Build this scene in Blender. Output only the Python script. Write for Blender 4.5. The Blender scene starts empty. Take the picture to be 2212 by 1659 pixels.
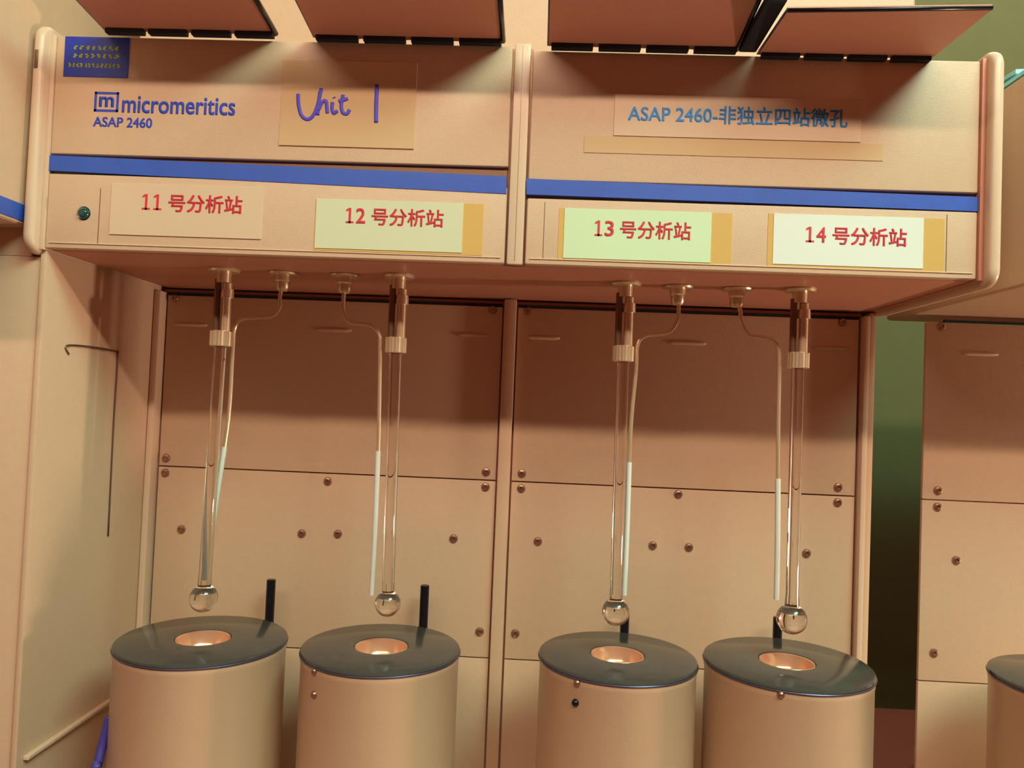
import bpy, bmesh, math, random
from mathutils import Matrix, Vector
random.seed(4)
sc = bpy.context.scene
COL = sc.collection
ZO = 1.35                      # height of the camera above the floor; all z values below are relative to the camera

# ------------------------------------------------------------------ camera (at origin + ZO)
F, CX, CY = 1650.0, 1106.0, 829.5
def dcam(x, y): return Vector(((x - CX) / F, -(y - CY) / F, -1.0))
_Y = dcam(1162, 884).normalized()
_r = math.atan(.0405)
_X = Vector((math.cos(_r), -math.sin(_r), 0)); _X = (_X - _Y * _X.dot(_Y)).normalized()
_Z = _X.cross(_Y)
RW = Matrix((_X, _Y, _Z))
def at(x, y, D):               # the point of the plane Y = D seen at a photograph position
    v = RW @ dcam(x, y); return v * (D / v.y)
cd = bpy.data.cameras.new('camera'); cam = bpy.data.objects.new('camera', cd); COL.objects.link(cam)
cam.matrix_world = Matrix.Translation((0, 0, ZO)) @ RW.to_4x4()
cd.sensor_width = 36; cd.lens = 36 * F / 2212; cd.clip_start = .01
sc.camera = cam
sc.view_settings.view_transform = 'Standard'; sc.view_settings.look = 'None'
sc.view_settings.gamma = 1; sc.view_settings.use_curve_mapping = False
sc.view_settings.exposure = -0.1

# ------------------------------------------------------------------ light
w = bpy.data.worlds.new('room_glow'); sc.world = w; w.use_nodes = True
w.node_tree.nodes['Background'].inputs[0].default_value = (1.0, .20, .13, 1)
w.node_tree.nodes['Background'].inputs[1].default_value = .13
def area(name, loc, target, sx, sy, power, col):
    l = bpy.data.lights.new(name, 'AREA'); l.shape = 'RECTANGLE'; l.size = sx; l.size_y = sy
    l.energy = power; l.color = col
    o = bpy.data.objects.new(name, l); COL.objects.link(o)
    o.location = (loc[0], loc[1], loc[2] + ZO)
    o.rotation_euler = (Vector(target) - Vector(loc)).to_track_quat('-Z', 'Y').to_euler()
    return o
area('ceiling_tube_light', (.15, -1.2, 1.50), (.0, .8, 0), 2.9, .06, 56, (1, .76, .56))
area('ceiling_panel_light', (1.0, -.35, 1.50), (.3, .5, 0), 1.1, .6, 42, (.52, 1.0, .80))
area('rear_wall_fill', (.5, 1.45, 1.52), (.5, 1.47, 0), 2.5, .06, 26, (1, .80, .68))  # added fill that brightens the back wall behind the instruments
area('side_fill_light', (2.2, .60, -.47), (-.47, .84, -.02), .14, .10, 22, (1, .74, .54))  # added low fill from the right for the side panel, no window

# ------------------------------------------------------------------ materials
def mat(name, col, rough=.5, metal=0, bump=0, bscale=300, var=0, spec=.5, trans=0, ior=1.45, emit=None, coat=0):
    m = bpy.data.materials.new(name); m.use_nodes = True
    nt = m.node_tree; b = nt.nodes['Principled BSDF']
    b.inputs['Base Color'].default_value = (*col, 1)
    b.inputs['Roughness'].default_value = rough; b.inputs['Metallic'].default_value = metal
    b.inputs['Specular IOR Level'].default_value = spec
    b.inputs['Transmission Weight'].default_value = trans; b.inputs['IOR'].default_value = ior
    b.inputs['Coat Weight'].default_value = coat
    if emit:
        b.inputs['Emission Color'].default_value = (*emit[0], 1); b.inputs['Emission Strength'].default_value = emit[1]
    tc = nt.nodes.new('ShaderNodeTexCoord')
    if var:
        n = nt.nodes.new('ShaderNodeTexNoise'); n.inputs['Scale'].default_value = bscale * .12; n.inputs['Detail'].default_value = 5
        nt.links.new(tc.outputs['Object'], n.inputs['Vector'])
        mx = nt.nodes.new('ShaderNodeMix'); mx.data_type = 'RGBA'
        mx.inputs[6].default_value = (*[c * (1 - var) for c in col], 1); mx.inputs[7].default_value = (*[min(1, c * (1 + var)) for c in col], 1)
        nt.links.new(n.outputs['Fac'], mx.inputs[0]); nt.links.new(mx.outputs[2], b.inputs['Base Color'])
    if bump:
        n2 = nt.nodes.new('ShaderNodeTexNoise'); n2.inputs['Scale'].default_value = bscale; n2.inputs['Detail'].default_value = 3
        nt.links.new(tc.outputs['Object'], n2.inputs['Vector'])
        bp = nt.nodes.new('ShaderNodeBump'); bp.inputs['Strength'].default_value = bump; bp.inputs['Distance'].default_value = .0006
        nt.links.new(n2.outputs['Fac'], bp.inputs['Height']); nt.links.new(bp.outputs['Normal'], b.inputs['Normal'])
    return m
TAN = (.62, .43, .29)
M = dict(
    paint=mat('tan_powder_paint', TAN, .42, bump=.35, bscale=900, var=.05),
    paint2=mat('tan_panel_paint', (.62, .43, .29), .45, bump=.35, bscale=900, var=.05),
    trim=mat('pale_trim_paint', (.68, .50, .36), .3, bump=.1, bscale=900),
    inner=mat('shade_reddened_paint', (.56, .24, .16), .5, bump=.2, bscale=700, var=.05),  # tan paint made redder: shade on undersides and covers put into the colour
    blue=mat('blue_stripe_paint', (.035, .10, .50), .4, bump=.1, bscale=600, var=.12),
    darkgap=mat('dark_gap', (.012, .014, .022), .8),
    black=mat('black_rod', (.006, .006, .010), .25),
    lid=mat('charcoal_lid', (.066, .064, .058), .12, bump=.04, bscale=1200, var=.15),
    rim=mat('lid_rim', (.10, .09, .16), .3, metal=.5),
    dewar=mat('dewar_paint', (.64, .44, .29), .33, bump=.12, bscale=500, var=.04),
    steel=mat('brushed_steel', (.78, .62, .42), .30, metal=.65, bump=.2, bscale=700),
    dsteel=mat('dark_steel', (.22, .13, .08), .35, metal=.7),
    screw=mat('screw_steel', (.42, .26, .18), .3, metal=.85),
    mirror=mat('silvered_glass', (.85, .50, .32), .22, metal=.6),
    glass=mat('clear_glass', (1, 1, .98), .02, trans=1, ior=1.46),
    paper=mat('label_paper', (.62, .64, .44), .55, var=.03, bscale=200),
    papertan=mat('label_paper_warm', (.66, .49, .34), .55, var=.03, bscale=200),
    paperwhite=mat('label_paper_white', (.72, .76, .70), .5, var=.03, bscale=200), papergreen=mat('label_paper_greenish', (.58, .74, .48), .5, var=.03, bscale=200),
    sleeve=mat('amber_sleeve', (.64, .40, .12), .35),
    glare=mat('clear_sleeve_sheet', (.66, .46, .27), .12, coat=.6),
    red=mat('red_print', (.62, .03, .05), .5), cyan=mat('cyan_blue_print', (.02, .26, .72), .5),
    navy=mat('navy_print', (.02, .06, .55), .5), violet=mat('violet_ink', (.07, .05, .62), .45),
    yellow=mat('yellow_print', (.55, .62, .04), .5), deep=mat('deep_blue_label', (.012, .035, .42), .4, var=.3, bscale=900),
    green=mat('dark_green_lens', (.004, .05, .045), .15, coat=1),
    cable=mat('blue_cable', (.06, .05, .30), .4),
    palecyan=mat('pale_cyan_plastic', (.35, .85, .95), .3),
    olive=mat('olive_wall_paint', (.115, .125, .045), .8, bump=.3, bscale=200, var=.1),
    ceil=mat('ceiling_paint', (.6, .56, .5), .9, bump=.2, bscale=100), floor=mat('floor_vinyl', (.32, .16, .10), .5, bump=.1, bscale=100, var=.1),
    bench=mat('bench_top_laminate', (.20, .07, .045), .4, bump=.1, bscale=200, var=.1),
    lamp=mat('lamp_diffuser', (.9, .9, .85), .5, emit=((1, .93, .86), 6)), white=mat('lamp_housing', (.7, .7, .68), .5),
)

# ------------------------------------------------------------------ helpers
def obj(name, bm, m, parent=None, smooth=False, autos=False):
    me = bpy.data.meshes.new(name)
    bmesh.ops.recalc_face_normals(bm, faces=bm.faces[:]); bm.to_mesh(me); bm.free()
    me.materials.append(M[m])
    if smooth:
        for p in me.polygons: p.use_smooth = True
        if autos: me.set_sharp_from_angle(angle=math.radians(35))
    o = bpy.data.objects.new(name, me); COL.objects.link(o)
    if parent: o.parent = parent; o.matrix_parent_inverse = Matrix.Identity(4); o.location = -world_of(parent)
    return o
def world_of(o):
    v = Vector((0, 0, 0))
    while o: v = v + o.location; o = o.parent
    return v
def tag(o, label=None, cat=None, group=None, kind=None):
    if label: o['label'] = label
    if cat: o['category'] = cat
    if group: o['group'] = group
    if kind: o['kind'] = kind
    return o
def thing(name, loc, label, cat, group=None):
    o = bpy.data.objects.new(name, None); COL.objects.link(o); o.location = loc; o.empty_display_size = .05
    return tag(o, label, cat, group)
def box(bm, x0, x1, y0, y1, z0, z1, bev=0, seg=2):
    r = bmesh.ops.create_cube(bm, size=1)
    vs = r['verts']
    for v in vs:
        v.co = Vector(((x0 + x1) / 2 + v.co.x * (x1 - x0), (y0 + y1) / 2 + v.co.y * (y1 - y0), (z0 + z1) / 2 + v.co.z * (z1 - z0)))
    if bev:
        es = list({e for v in vs for e in v.link_edges})
        bmesh.ops.bevel(bm, geom=es, offset=bev, segments=seg, affect='EDGES', profile=.6)
def bx(name, m, parent, *a, bev=.001, seg=2):
    bm = bmesh.new(); box(bm, *a, bev=bev, seg=seg); return obj(name, bm, m, parent, smooth=bev > 0, autos=True)
def lathe(bm, prof, cx, cy, seg=32, axis='Z', close=False):
    """prof: list of (r, h); about a vertical axis at cx, cy (axis Z) or an axis along -Y through (cx, z=cy) (axis Y)"""
    rings = []
    for r, h in prof:
        if r < 1e-6:
            p = (cx, cy, h) if axis == 'Z' else (cx, h, cy)
            rings.append([bm.verts.new(p)])
        else:
            rings.append([bm.verts.new((cx + r * math.cos(t), cy + r * math.sin(t), h) if axis == 'Z' else (cx + r * math.cos(t), h, cy + r * math.sin(t)))
                          for t in [2 * math.pi * k / seg for k in range(seg)]])
    pairs = list(zip(rings, rings[1:])) + ([(rings[-1], rings[0])] if close else [])
    for a, b in pairs:
        for k in range(seg):
            k2 = (k + 1) % seg
            if len(a) == 1 and len(b) == 1: continue
            if len(a) == 1: bm.faces.new((a[0], b[k], b[k2]))
            elif len(b) == 1: bm.faces.new((a[k], a[k2], b[0]))
            else: bm.faces.new((a[k], a[k2], b[k2], b[k]))
def lt(name, m, parent, prof, cx, cy, seg=32, axis='Z', close=False):
    bm = bmesh.new(); lathe(bm, prof, cx, cy, seg, axis, close); return obj(name, bm, m, parent, smooth=True, autos=True)
def tube(bm, pts, r, seg=10, cap=True):
    pts = [Vector(p) for p in pts]; rings = []
    up = Vector((0, 1, 0))
    for i, p in enumerate(pts):
        t = ((pts[min(i + 1, len(pts) - 1)] - pts[max(i - 1, 0)])).normalized()
        a = up - t * up.dot(t)
        if a.length < .05: a = Vector((1, 0, 0)) - t * t.x
        a.normalize(); b = t.cross(a)
        rr = r[i] if isinstance(r, (list, tuple)) else r
        rings.append([bm.verts.new(p + a * rr * math.cos(q) + b * rr * math.sin(q)) for q in [2 * math.pi * k / seg for k in range(seg)]])
    for u, v in zip(rings, rings[1:]):
        for k in range(seg): bm.faces.new((u[k], u[(k + 1) % seg], v[(k + 1) % seg], v[k]))
    if cap: bm.faces.new(rings[0][::-1]); bm.faces.new(rings[-1])
def smooth_path(P, n=6):
    P = [Vector(p) for p in P]; out = []
    for i in range(len(P) - 1):
        p0, p1, p2, p3 = P[max(i - 1, 0)], P[i], P[i + 1], P[min(i + 2, len(P) - 1)]
        for k in range(n):
            t = k / n
            out.append(.5 * ((2 * p1) + (p2 - p0) * t + (2 * p0 - 5 * p1 + 4 * p2 - p3) * t * t + (3 * p1 - p0 - 3 * p2 + p3) * t ** 3))
    out.append(P[-1]); return out
def text(name, body, m, parent, x0, x1, z0, z1, y, bold=.0, shear=0, space=1.0):
    """flat lettering on a plane facing the viewer (-Y), fitted to the rectangle"""
    c = bpy.data.curves.new(name, 'FONT'); c.body = body; c.size = 1; c.extrude = .012; c.shear = shear; c.space_character = space
    c.resolution_u = 4
    t = bpy.data.objects.new(name, c); COL.objects.link(t)
    bpy.context.view_layer.update()
    me = bpy.data.meshes.new_from_object(t); bpy.data.objects.remove(t)
    bm = bmesh.new(); bm.from_mesh(me)
    if bold:                                         # a heavier face: the same glyphs again, set a hair apart
        src = bm.verts[:]; geo = bm.verts[:] + bm.edges[:] + bm.faces[:]
        for dx, dy in ((bold, 0), (0, bold), (bold, bold), (bold * .5, bold * .5)):
            d = bmesh.ops.duplicate(bm, geom=geo)
            for g in d['geom']:
                if isinstance(g, bmesh.types.BMVert): g.co.x += dx; g.co.y += dy; g.co.z += .002 * (dx + dy) / bold
    xs = [v.co.x for v in bm.verts]; ys = [v.co.y for v in bm.verts]
    a, b, c0, d0 = min(xs), max(xs), min(ys), max(ys)
    for v in bm.verts:
        X = x0 + (v.co.x - a) / (b - a) * (x1 - x0); Z = z0 + (v.co.y - c0) / (d0 - c0) * (z1 - z0)
        v.co = Vector((X, y - .00015 - v.co.z * .01, Z))
    me2 = bpy.data.meshes.new(name); bm.to_mesh(me2); bm.free(); me2.materials.append(M[m])
    o = bpy.data.objects.new(name, me2); COL.objects.link(o); o.parent = parent; o.location = -world_of(parent)
    return o
def screw(parent, x, z, y, r=.0052):
    bm = bmesh.new()
    lathe(bm, [(r, y + .0005), (r, y - .0008), (r * .82, y - .0024), (r * .45, y - .0031), (r * .38, y - .0031), (r * .38, y - .0016), (0, y - .0016)], x, z, 14, 'Y')
    return obj('screw', bm, 'screw', parent, True, True)

HF, BP, DC = .703, .925, .78          # depth of head front, back panel, dewar row

# ------------------------------------------------------------------ the setting
def struct(name, bm, m): return tag(obj(name, bm, m), kind='structure')
def sbox(name, m, *a):
    bm = bmesh.new(); box(bm, *a); return struct(name, bm, m)
sbox('floor', 'floor', -4, 4, -3, 1.62, -1.40, -1.35)
sbox('ceiling', 'ceil', -4, 4, -3, 1.62, 1.62, 1.67)
sbox('wall_back', 'olive', -4, 4, 1.62, 1.70, -1.40, 1.67)

bench = thing('lab_bench', (0, 1.1, -.60), 'long reddish brown laboratory bench carrying the row of instruments', 'bench')
bx('bench_top', 'bench', bench, -2.0, 2.3, .45, 1.55, -.60, -.56, bev=.004)
for x in (-1.9, .1, 2.1):
    bx('leg', 'dsteel', bench, x, x + .06, .52, .58, -1.35, -.60, bev=.003)
    bx('leg', 'dsteel', bench, x, x + .06, 1.45, 1.51, -1.35, -.60, bev=.003)

lamp = thing('ceiling_lamp', (.15, -1.2, 1.58), 'long linear ceiling lamp in front of the instruments', 'lamp')
bx('housing', 'white', lamp, -1.35, 1.65, -1.27, -1.13, 1.56, 1.62, bev=.004)
bm = bmesh.new(); tube(bm, [(-1.3, -1.2, 1.535), (1.6, -1.2, 1.535)], .018, 12); obj('lamp_tube', bm, 'lamp', lamp, True)

# ------------------------------------------------------------------ the analyser
XC = -.038
inst = thing('gas_sorption_analyser', (XC, 1.0, -.56), 'tan four-station laboratory analyser with blue stripe and four hanging glass tubes', 'laboratory instrument')
# casing
bx('base', 'paint', inst, -.476, .40, .90, 1.30, -.56, -.528, bev=.003)
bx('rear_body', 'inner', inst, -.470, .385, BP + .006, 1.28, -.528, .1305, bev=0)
bx('platform', 'steel', inst, -.468, .40, .665, BP - .002, -.56, -.522, bev=.002)
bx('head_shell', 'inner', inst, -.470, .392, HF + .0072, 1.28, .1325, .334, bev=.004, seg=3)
bx('upper_housing', 'paint2', inst, -.44, .372, .785, 1.27, .334, .64, bev=.006, seg=3)
side = bx('side_panel', 'paint2', inst, -.478, -.472, HF + .003, 1.28, -.528, .1325, bev=.0015)
# inset groove of the side panel: a thin recessed line, dark liner with raised edges
gp = [(-.4715, .748, .036), (-.4715, .748, .045), (-.4715, .828, .0455), (-.4715, .836, .037), (-.4715, .836, -.03), (-.4715, .838, -.16)]
bm = bmesh.new(); tube(bm, smooth_path(gp, 5), .0011, 6); tag(obj('groove', bm, 'dsteel', side, True), 'thin dark groove outlining a hand hold')
bm = bmesh.new(); box(bm, -.472, -.466, .715, BP - .003, -.350, -.346, bev=.001); obj('ledge', bm, 'trim', side)
# end caps: rounded slabs
def cap(x0, x1, z0, z1, m='trim', parent=None, y0=.690, rad=.016):
    bm = bmesh.new(); pts = []
    for (cy_, cz_, a0) in ((y0 + rad, z1 - rad, 90), (y0 + rad, z0 + rad, 180)):
        for k in range(7):
            t = math.radians(a0 + 90 * k / 6); pts.append((cy_ + rad * math.cos(t), cz_ + rad * math.sin(t)))
    pts += [(1.29, z0), (1.29, z1)]
    A = [bm.verts.new((x0, p[0], p[1])) for p in pts]; B = [bm.verts.new((x1, p[0], p[1])) for p in pts]
    bm.faces.new(A); bm.faces.new(B[::-1])
    for i in range(len(pts)): bm.faces.new((A[i], A[(i + 1) % len(pts)], B[(i + 1) % len(pts)], B[i]))
    bmesh.ops.recalc_face_normals(bm, faces=bm.faces[:])
    es = [e for e in bm.edges if abs(e.verts[0].co.x - e.verts[1].co.x) < 1e-6]
    bmesh.ops.bevel(bm, geom=es, offset=min(.0045, (x1 - x0) * .4), segments=3, affect='EDGES', profile=.5)
    return obj('end_cap', bm, m, parent, True, True)
cl = cap(-.4870, -.4765, .1275, .346, parent=inst)
cr = cap(.3965, .4075, .1255, .343, parent=inst)
bx('cap_gasket', 'inner', inst, .3925, .3965, .700, 1.27, .132, .336, bev=.0005)
bx('cap_gasket', 'trim', inst, -.4765, -.4725, .701, 1.27, .132, .338, bev=.0005)
bx('slot', 'dsteel', cl, -.4845, -.4805, .6895, .692, .300, .318, bev=.001)
# front panels of the head
LX0, LX1, RX0, RX1 = -.4725, -.0365, -.0175, .3925
for (x0, x1) in ((LX0, LX1), (RX0, RX1)):
    zt = .3345 if x0 > -.1 else .338
    bx('upper_front_panel', 'paint', inst, x0, x1, HF, HF + .008, .2238 if x0 < -.1 else .2125, zt, bev=.002, seg=3)
    s = bx('lower_front_panel', 'paint', inst, x0, x1, HF, HF + .008, .1335, .205 if x0 < -.1 else .1955, bev=.002, seg=3)
    bx('shadow_gap', 'dsteel', inst, x0 + .001, x1 - .001, HF + .004, HF + .0078, .1945, .2245, bev=0)
    for q in ([-.4215] if x0 < -.1 else [.365, -.001]):
        bm = bmesh.new(); box(bm, q - .0003, q + .0003, HF - .0002, HF + .001, .139, .192); tag(obj('seam', bm, 'dsteel', s), 'fine vertical joint line')
    bm = bmesh.new(); box(bm, x0 + .004, x1 - .004, HF - .0009, HF + .001, .1385, .1395, bev=.0002); obj('lip', bm, 'trim', s)
# the blue stripes follow the photographed slope exactly: slightly tapering quads with thickness
def stripe(c):
    bm = bmesh.new()
    a = [Vector((p.x, HF - .0006, p.z)) for p in c]; b = [Vector((p.x, HF + .006, p.z)) for p in c]
    A = [bm.verts.new(v) for v in a]; B = [bm.verts.new(v) for v in b]
    bm.faces.new(A); bm.faces.new(B[::-1])
    for i in range(4): bm.faces.new((A[i], A[(i + 1) % 4], B[(i + 1) % 4], B[i]))
    return obj('blue_stripe', bm, 'blue', inst)
stripe([at(97, 335, HF), at(1094, 381, HF), at(1094, 419, HF), at(97, 368, HF)])
stripe([at(1137, 386, HF), at(2112, 426, HF), at(2112, 457, HF), at(1137, 420, HF)])
bx('centre_post', 'trim', inst, -.0345, -.0195, HF - .001, HF + .01, .133, .341, bev=.002)
bx('post_groove', 'dsteel', inst, -.0272, -.0268, HF - .0012, HF + .002, .136, .338, bev=0)
bx('post_gap', 'dsteel', inst, -.0365, -.0175, HF + .005, HF + .009, .133, .338, bev=0)
# raised covers above the head
def cover(x0, x1, y0, z0, ye0, ye1, ze, label):
    bm = bmesh.new(); th = .004
    P = [(x0, y0, z0), (x1, y0, z0), (x1, ye1, ze), (x0, ye0, ze)]
    A = [bm.verts.new(p) for p in P]; B = [bm.verts.new((p[0], p[1], p[2] + th)) for p in P]
    bm.faces.new(A); bm.faces.new(B[::-1])
    for i in range(4): bm.faces.new((A[i], A[(i + 1) % 4], B[(i + 1) % 4], B[i]))
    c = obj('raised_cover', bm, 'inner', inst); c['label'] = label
    bm = bmesh.new()
    if x1 < .3: tube(bm, [Vector(P[1]) + Vector((-.0015, 0, .001)), Vector(P[2]) + Vector((-.0015, 0, .001))], .0026, 8)
    tube(bm, [Vector(P[3]) + Vector((0, 0, .001)), Vector(P[2]) + Vector((0, 0, .001))], .0018, 8)
    obj('edge_seal', bm, 'black', c, True)
    bm = bmesh.new(); tube(bm, [Vector(P[0]) + Vector((-.0005, 0, .001)), Vector(P[3]) + Vector((-.0005, 0, .001))], .0010, 8); obj('side_rim', bm, 'rim', c, True)
    bm = bmesh.new(); n = 4
    for k in range(n):
        a = x0 + (x1 - x0) * (k + .06) / n; b = x0 + (x1 - x0) * (k + .94) / n
        box(bm, a, b, y0 - .0060, y0 + .001, z0 - .0040, z0 + .0005, bev=.0006)
    obj('hinge', bm, 'darkgap', c, True, True)
    return c
cover(-.425, -.2596, HF - .001, .343, .612, .612, .352, 'leftmost open cover')
cover(-.224, -.0446, HF - .001, .341, .612, .612, .350, 'second open cover from the left')
cover(-.0034, .172, HF - .001, .3385, .612, .612, .350, 'third open cover from the left')
cover(.190, .347, HF - .001, .335, .618, .6075, .3310, 'rightmost open cover with a dark front rim')
bx('hinge_arm', 'darkgap', inst, .1722, .1885, .612, HF, .337, .345, bev=.002)

# back panels
gap = .0006
for (x0, x1) in ((-.462, XC - .0095), (XC + .0095, .380)):
    bx('upper_back_panel', 'paint2', inst, x0, x1, BP, BP + .005, -.0875, .1225, bev=.0008)
    bx('lower_back_panel', 'paint2', inst, x0, x1, BP, BP + .005, -.300, -.0890, bev=.0008)
    bx('bottom_back_panel', 'paint2', inst, x0, x1, BP, BP + .005, -.52, -.3015, bev=.0008)
    bx('dark_slot', 'darkgap', inst, x0, x1, BP - .0004, BP + .003, .1232, .1262, bev=0)
bx('centre_divider', 'paint2', inst, XC - .0075, XC + .0075, BP - .008, BP + .004, -.52, .1315, bev=.002)
bx('left_trim', 'trim', inst, -.4715, -.4635, BP - .016, BP + .004, -.52, .126, bev=.002)
bx('right_trim', 'trim', inst, .3820, .3885, BP - .012, BP + .004, -.52, .126, bev=.0015)
bx('right_trim', 'paint', inst, .3900, .3975, BP - .006, BP + .03, -.52, .1305, bev=.0015)
for s in (-1, 1):
    for dx in (.0216, .398 if s > 0 else .4153):
        for z in (-.0782, -.0962, .1187): screw(inst, XC + s * dx, z, BP)
    screw(inst, XC + s * .0214, -.2694, BP)
for x, z in ((-.252, -.0978), (.1718, -.0948), (-.4294, -.164), (-.2807, -.1623), (-.2365, -.1608), (-.0955, -.1599), (.0062, -.1585), (.1436, -.1571), (.1865, -.1573), (.3253, -.1579)):
    screw(inst, x, z, BP)
for x0, x1 in ((-.456, -.410), (-.277, -.231), (-.103, -.061), (-.018, .024), (.153, .200), (.325, .369)):
    bm = bmesh.new()
    lathe(bm, [(0, x0), (.0018, x0 + .003), (.0024, x0 + .008), (.0024, x1 - .008), (.0018, x1 - .003), (0, x1)], 0, 0, 12)
    for v in bm.verts: v.co = Vector((v.co.z, BP + v.co.y * .9, .0868 + v.co.x))
    obj('louvre', bm, 'paint2', inst, True)

# ports, fittings, tubing, rods
SX = (-.3315, -.1485, .0845, .2605)
for i, x in enumerate(SX):
    p = lt('sample_port', 'steel', inst, [(0, .1335), (.0155, .1335), (.0160, .1310), (.0145, .1290), (.0075, .1285), (.0072, .118), (0, .118)], x, DC, 28)
    bm = bmesh.new(); tube(bm, [(x - .0058, DC, .122), (x - .0058, DC, .062)], .0034, 12); obj('guide_post', bm, 'dsteel', p, True, True)
    lt('collar', 'steel', p, [(0, .1120), (.0062, .1115), (.0066, .106), (.0066, .102), (0, .1015)], x + .0045, DC, 16)
    bm = bmesh.new(); tube(bm, [(x + .0045, DC, .1175), (x + .0045, DC, .0665)], .0046, 14); obj('stem', bm, 'steel', p, True, True)
    bm = bmesh.new(); prof = [(.0106, 0), (.0106, 0)]
    n = 40; z0, z1 = .0515, .0680
    rings = []
    for z, q in ((z1, .80), (z1 - .0008, 1), (z0 + .0008, 1), (z0, .80)):
        rings.append([bm.verts.new((x + (.0104 + (.0006 if k % 2 else 0)) * q * math.cos(2 * math.pi * k / n), DC + (.0104 + (.0006 if k % 2 else 0)) * q * math.sin(2 * math.pi * k / n), z)) for k in range(n)])
    for u, v in zip(rings, rings[1:]):
        for k in range(n): bm.faces.new((u[k], u[(k + 1) % n], v[(k + 1) % n], v[k]))
    bm.faces.new(rings[0]); bm.faces.new(rings[-1][::-1])
    tag(obj('knurled_nut', bm, 'steel', p), 'ribbed steel nut')
PX = (-.2726, -.2071, .1394, .1997)
PATH = [[(605, 640), (605, 662), (590, 682), (560, 686), (525, 689), (508, 706), (503, 760), (494, 900), (470, 1060), (456, 1160), (443, 1250)],
        [(742, 645), (742, 672), (755, 695), (780, 700), (803, 704), (819, 722), (821, 760), (818, 940), (812, 1100), (808, 1200), (803, 1285)],
        [(1466, 665), (1463, 692), (1447, 716), (1420, 722), (1393, 726), (1377, 745), (1374, 800), (1362, 930), (1356, 1100), (1352, 1200), (1348, 1285)],
        [(1599, 670), (1602, 695), (1618, 722), (1640, 728), (1668, 734), (1683, 755), (1683, 820), (1681, 930), (1680, 1100), (1679, 1200), (1677, 1295)]]
for x, P in zip(PX, PATH):
    p = lt('pressure_port', 'steel', inst, [(0, .1335), (.0135, .1335), (.0158, .1318), (.0150, .1300), (.0085, .1290), (.0085, .1240), (.0070, .1225), (.0070, .1160), (.0050, .1130), (0, .1130)], x, .790, 6 * 4)
    pts = [at(a, b, .790) for a, b in P]; pts.insert(0, Vector((x, .79, .120)))
    sp = smooth_path(pts, 5); bm = bmesh.new()
    tube(bm, sp, [.0021] * (len(sp)), 10); obj('pressure_tube', bm, 'steel', p, True, True)
    q = [v for v in sp if v.z < -.045]; bm = bmesh.new(); tube(bm, q, .0028, 12); tag(obj('lit_tube_part', bm, 'paperwhite', p, True, True), 'lower tube coloured pale where the light falls on it')  # pale overlay: light on the lower steel tube put into the colour
for x, z in ((-.3051, -.2125), (-.1236, -.2105), (.1098, -.229), (.2844, -.227)):
    lt('level_rod', 'black', inst, [(0, z), (.0045, z), (.0052, z - .0008), (.0052, -.5215), (0, -.5215)], x, .895, 18)

# stickers on the head
def plate(name, m, x0, x1, z0, z1, y=HF, th=.0006, parent=inst):
    bm = bmesh.new(); box(bm, x0, x1, y - th, y + .0004, z0, z1, bev=.0001, seg=1); return obj(name, bm, m, parent)
R = lambda px0, py0, px1, py1: (at(px0, (py0 + py1) / 2, HF).x, at(px1, (py0 + py1) / 2, HF).x)
st = [('11', -.4105, -.2655, .1485, .1975, 'papertan', -.3812, -.2845, .1715, .1885), ('12', -.2145, -.0765, .1420, .1885, 'paper', -.1870, -.0945, .1650, .1815),
      ('13', .0175, .1525, .1405, .1870, 'papergreen', .0450, .1340, .1605, .1770), ('14', .2090, .3440, .1415, .1880, 'paperwhite', .2375, .3290, .1610, .1775)]
for i, (n_, x0, x1, z0, z1, m, a, b, c, d) in enumerate(st):
    if n_ in ('12', '13', '14'):
        tag(plate('label_sleeve', 'sleeve', x0 - .005 if n_ != '12' else x0 - .001, x1 + .019, z0 - .002, z1, th=.0004), 'amber backing strip behind the station label')
    l = tag(plate('station_label', m, x0, x1, z0, z1, th=.0010), 'pale label reading %s in red' % n_)
    y = HF - .0010
    w_ = (b - a)
    dw = w_ * .095
    for q, ch in enumerate(n_):
        xa = a + q * w_ * .112
        if ch != '1':
            text('lettering', ch, 'red', l, xa, xa + dw, c + .0014, d - .0008, y, bold=.03); continue
        bm = bmesh.new(); xm = xa + dw * .52; zb_, zt_ = c + .0014, d - .0008
        box(bm, xm - .0011, xm + .0011, y - .00025, y, zb_, zt_)
        box(bm, xm - dw * .42, xm + dw * .42, y - .00025, y, zb_, zb_ + .0017)
        f = [bm.verts.new(p) for p in ((xm - dw * .42, y - .0002, zt_ - .0034), (xm - dw * .42, y - .0002, zt_ - .0018), (xm - .0010, y - .0002, zt_), (xm + .0008, y - .0002, zt_), (xm + .0008, y - .0002, zt_ - .0018))]
        bm.faces.new(f); obj('lettering', bm, 'red', l)
    text('lettering', '号分析站', 'red', l, a + w_ * .27, b, c, d, y, bold=.035)
lb = tag(plate('model_label', 'papertan', .0600, .2855, .2560, .2950, th=.0012), 'wide tan label with blue writing')
text('lettering', 'ASAP 2460-非独立四站微孔', 'cyan', lb, .0725, .2730, .2690, .2862, HF - .0012, bold=.03)
lz = tag(plate('label_sleeve', 'glare', .0330, .3060, .2395, .2555, th=.0006), 'clear glossy sleeve below the model label')
un = tag(plate('handwritten_label', 'glare', -.2530, -.1255, .2380, .3195, th=.0012), 'glossy sheet with handwritten violet words')
def pen(strokes, y, m, parent, r=.0019, D=HF):
    bm = bmesh.new()
    for s in strokes:
        P = [at(a, b, D) for a, b in s]; P = [Vector((p.x, y, p.z)) for p in P]; tube(bm, smooth_path(P, 5), r, 8)
    for v in bm.verts: v.co.y = y + (v.co.y - y) * .15
    return obj('handwriting', bm, m, parent, True)
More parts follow.
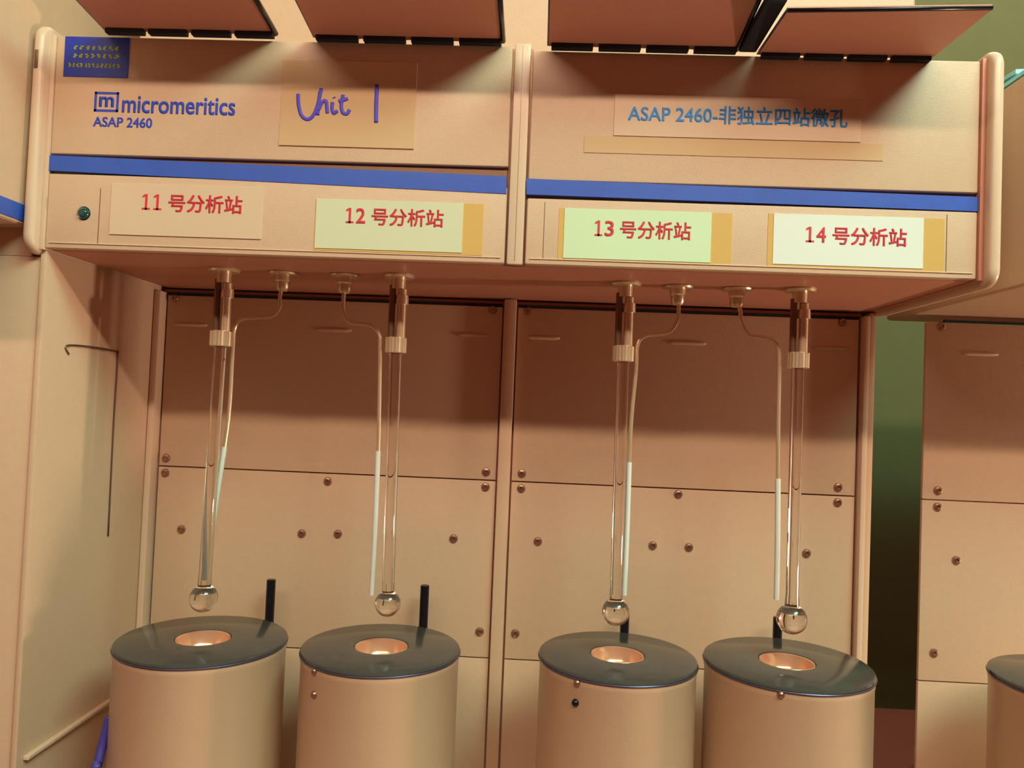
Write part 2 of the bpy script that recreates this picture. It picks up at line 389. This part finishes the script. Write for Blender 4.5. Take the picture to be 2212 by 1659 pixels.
pen([[(645, 204), (646, 228), (652, 250), (665, 259), (678, 250), (688, 225), (695, 192)],
     [(692, 200), (689, 225), (687, 250)], [(688, 240), (697, 222), (705, 220), (707, 234), (708, 246)],
     [(719, 222), (718, 236), (722, 246), (730, 240)], [(742, 206), (738, 228), (741, 244), (750, 247), (756, 238)], [(732, 220), (744, 217), (752, 214)],
     [(722, 211), (723, 213)]], HF - .0014, 'violet', un, .0017)
pen([[(815, 184), (814, 210), (813, 240), (813, 266)]], HF - .0014, 'violet', un, .0019)
dl = tag(plate('blue_label', 'deep', -.4640, -.4015, .2985, .3370, th=.0008), 'deep blue asset label with three rows of small yellow marks')
bm = bmesh.new()
for z, n_, a, b in ((.3262, 8, -.4560, -.4100), (.3185, 8, -.4560, -.4100), (.3093, 13, -.4600, -.4090)):
    for k in range(n_):
        x = a + (b - a) * (k + .5) / n_; h = (b - a) / n_ * .32
        for q in range(3):
            xx = x + random.uniform(-h, h) * .5; zz = z + (q - 1) * .0013
            box(bm, xx - h * random.uniform(.5, .9), xx + h * random.uniform(.4, .9), HF - .0012, HF - .0007, zz - .0004, zz + .0004)
        box(bm, x - .0004, x + .0004, HF - .0012, HF - .0007, z - .0020, z + .0020)
tag(obj('faded_print', bm, 'yellow', dl), kind='stuff')
# maker's print on the panel
def on(name, bm, m): return obj(name, bm, m, inst)
bm = bmesh.new()
x0, x1, z0, z1 = -.4325, -.4090, .2655, .2845; t_ = .0022
for a in ((x0, x1, z0, z0 + t_), (x0, x1, z1 - t_, z1), (x0, x0 + t_, z0, z1), (x1 - t_, x1, z0, z1)): box(bm, a[0], a[1], HF - .0003, HF + .001, a[2], a[3])
lg = tag(obj('emblem', bm, 'navy', inst), 'square blue outline with the letter m')
text('lettering', 'm', 'navy', lg, x0 + .0045, x1 - .0045, z0 + .0045, z1 - .0045, HF, bold=.05)
text('printed_name', 'micromeritics', 'navy', inst, -.4055, -.2965, .2650, .2815, HF, bold=.03)
text('printed_name', 'ASAP 2460', 'navy', inst, -.4325, -.3755, .2510, .2605, HF, bold=.035)
lt('indicator_button', 'green', inst, [(0, HF - .0042), (.0035, HF - .0038), (.0052, HF - .0022), (.0058, HF), (.0066, HF - .0004), (.0066, HF + .001)], -.4365, .1677, 24, 'Y')

# ------------------------------------------------------------------ sample tubes (hang from the ports)
tl = ['glass sample tube at the leftmost station, bulb over the first dewar', 'glass sample tube hanging second from the left, left of the centre post',
      'glass sample tube hanging just right of the centre post', 'rightmost glass sample tube with its round bulb beside a black rod']
for i, x in enumerate(SX):
    xb = (-.3352, -.1450, .0862, .2615)[i]; zb = (-.2075, -.2035, -.2005, -.1990)[i]; rb = (.0142, .0132, .0138, .0150)[i]
    t = thing('sample_tube', (x, DC, .052), tl[i], 'glass tube', 'glass sample tubes hanging over the dewars')
    R1, wall = .0062, .0011; k = 12
    outer = [(R1, .0512), (R1, zb + rb * 1.75)]
    for j in range(k + 1):
        a = math.radians(152 * j / k + 28 - 0); outer.append((max(rb * math.sin(a), 0), zb + rb * math.cos(a)))
    outer[-1] = (0, zb - rb)
    inner = [(max(r - wall, 0), z if j < len(outer) - 1 else z + wall) for j, (r, z) in enumerate(outer)]
    inner = [(max(r, 0), z + (wall if z < zb - rb * .5 else 0)) for r, z in inner]; inner[-1] = (0, zb - rb + wall)
    bm = bmesh.new(); prof = outer + inner[::-1]
    lathe(bm, outer, x, DC, 28); lathe(bm, inner, x, DC, 28)
    bmesh.ops.recalc_face_normals(bm, faces=bm.faces[:])
    # close the mouth
    es = [e for e in bm.edges if e.is_boundary]; bmesh.ops.bridge_loops(bm, edges=es)
    for v in bm.verts:
        if v.co.z < .05: v.co.x += (xb - x) * (.05 - v.co.z) / (.05 - zb)
    obj('glass_body', bm, 'glass', t, True, True)
    lt('powder_sample', 'dewar', t, [(0, zb - rb + .0075)] + [(rb * .55 * math.sin(a) * 1.2, zb - (rb - .0018) * math.cos(a)) for a in [.75, .55, .3, .12]] + [(0, zb - rb + .0018)], xb, DC, 16)

# ------------------------------------------------------------------ dewars
def dewar(x, zl, r, label, rivets, D=DC, grp='dewar flasks standing in a row'):
    t = thing('dewar_flask', (x, D, -.522), label, 'dewar', grp)
    lt('body', 'dewar', t, [(r * .93, -.5215), (r * .98, -.519), (r - .0012, -.510), (r - .0012, zl - .012), (r - .0006, zl - .011), (r - .0006, zl - .0044), (r * .4, zl - .0044)], x, D, 72)
    l = lt('lid', 'lid', t, [(.0272, zl - .006), (.0272, zl - .0008), (.0280, zl), (r - .0022, zl), (r - .0006, zl - .0010), (r + .0002, zl - .0030), (r - .0004, zl - .0042), (.0272, zl - .0042)], x, D, 72)
    lt('lid_rim', 'rim', l, [(r + .0003, zl - .0036), (r + .0008, zl - .0042), (r + .0006, zl - .0052), (r - .0008, zl - .0054)], x, D, 72)
    lt('flask_neck', 'mirror', t, [(.0268, zl - .0010), (.0262, zl - .0003), (.0250, zl - .0012), (.0240, zl - .006), (.0225, zl - .012), (.0205, zl - .016), (.012, zl - .021), (0, zl - .023)], x, D, 40)
    for px, py in rivets:
        # a rivet on the curved front, found where the line of sight meets the cylinder
        d = RW @ dcam(px, py); a = d.x ** 2 + d.y ** 2; b = -2 * (d.x * x + d.y * D); c = x * x + D * D - (r - .001) ** 2
        s = (-b - math.sqrt(max(b * b - 4 * a * c, 0))) / (2 * a); p = d * s
        bm = bmesh.new(); bmesh.ops.create_uvsphere(bm, u_segments=12, v_segments=8, radius=.0036, matrix=Matrix.Translation(p))
        obj('rivet', bm, 'screw' if (px, py) != (1243, 1518) else 'black', t, True)
    return t
dewar(-.3335, -.2475, .0835, 'leftmost tan dewar with charcoal lid beside the side panel', [])
dewar(-.1495, -.2465, .0800, 'tan dewar second from left, lid mirroring a black rod, two rivets', [(680, 1450), (679, 1500)])
dewar(.0895, -.2425, .0790, 'tan dewar right of the centre divider with black hole in front', [(1247, 1475), (1243, 1518)])
dewar(.2580, -.2405, .0810, 'tan dewar at the rightmost station of the analyser, one rivet', [(1687, 1500)])

# ------------------------------------------------------------------ right neighbour (same build, mostly outside the frame)
nb = thing('neighbouring_analyser', (.90, 1.0, -.56), 'similar tan analyser at the right edge of the photo beyond the dark gap', 'laboratory instrument')
bx('base', 'paint', nb, .640, 1.36, .90, 1.30, -.56, -.528, bev=.003)
bx('platform', 'steel', nb, .47, 1.36, .665, BP - .002, -.56, -.522, bev=.002)
bx('rear_body', 'inner', nb, .640, 1.35, BP + .006, 1.28, -.528, .1305, bev=.001)
bx('head_shell', 'paint', nb, .444, 1.36, HF, 1.0, .1320, .334, bev=.006, seg=3)
bx('upper_back_panel', 'paint2', nb, .459, .883, BP, BP + .005, -.0875, .1225, bev=.0008)
bx('lower_back_panel', 'paint2', nb, .459, .883, BP, BP + .005, -.300, -.0890, bev=.0008)
bx('bottom_back_panel', 'paint2', nb, .459, .883, BP, BP + .005, -.52, -.3015, bev=.0008)
bx('dark_slot', 'darkgap', nb, .480, .883, BP - .0004, BP + .003, .1232, .1262, bev=0)
for x, z in ((.4765, -.0770), (.4765, -.0963), (.4996, -.1579), (.4763, -.2673), (.4765, .1180)): screw(nb, x, z, BP)
bm = bmesh.new(); lathe(bm, [(0, .500), (.0018, .503), (.0024, .508), (.0024, .534), (.0018, .540), (0, .545)], 0, 0, 12)
for v in bm.verts: v.co = Vector((v.co.z, BP + v.co.y * .9, .0868 + v.co.x))
obj('louvre', bm, 'paint2', nb, True)
dewar(.5480, -.2450, .0820, 'dewar cut off by the right edge of the photo, left side showing', [])
fo = thing('plastic_folder', (.54, .84, .3345), 'pale cyan plastic folder lying on top of the right-hand instrument', 'folder')
def slab(name, P, th, m, parent):
    bm = bmesh.new(); A = [bm.verts.new(p) for p in P]; B = [bm.verts.new((p[0], p[1], p[2] + th)) for p in P]
    bm.faces.new(A); bm.faces.new(B[::-1])
    for i in range(4): bm.faces.new((A[i], A[(i + 1) % 4], B[(i + 1) % 4], B[i]))
    return obj(name, bm, m, parent)
slab('back_cover', [(.446, .712, .335), (.60, .712, .335), (.60, .90, .335), (.446, .90, .335)], .004, 'palecyan', fo)
slab('front_cover', [(.446, .74, .341), (.60, .712, .341), (.60, .90, .352), (.446, .92, .352)], .004, 'palecyan', fo)

# ------------------------------------------------------------------ left neighbour (its head stands further forward)
ln = thing('left_instrument', (-.72, .95, -.56), 'tan instrument at the left edge with a blue band along its projecting head', 'laboratory instrument')
bx('body', 'paint2', ln, -.95, -.4795, HF + .006, 1.28, -.56, .1265, bev=.0015)
bx('upper_body', 'paint2', ln, -.95, -.4885, HF + .006, 1.28, .1265, .1535, bev=0)
bx('head', 'paint', ln, -.95, -.4905, .560, 1.28, .153, .62, bev=.004, seg=3)
bx('blue_band', 'blue', ln, -.951, -.4895, .558, .7095, .1565, .1725, bev=.001)

# a blue cable beside the first dewar
cp = [at(236, 1548, .745), at(230, 1575, .742), at(221, 1610, .738), at(212, 1650, .732), at(204, 1690, .728)]
cp.append(Vector((cp[-1].x, .727, -.5165)))
bm = bmesh.new(); tube(bm, smooth_path(cp, 6), .0044, 10)
tag(obj('cable', bm, 'cable', None, True), 'dark blue cable running down between side panel and leftmost dewar', 'cable')

# lift everything to its height above the floor
for o in COL.objects:
    if o.parent is None and o.type in ('MESH', 'EMPTY'): o.location.z += ZO
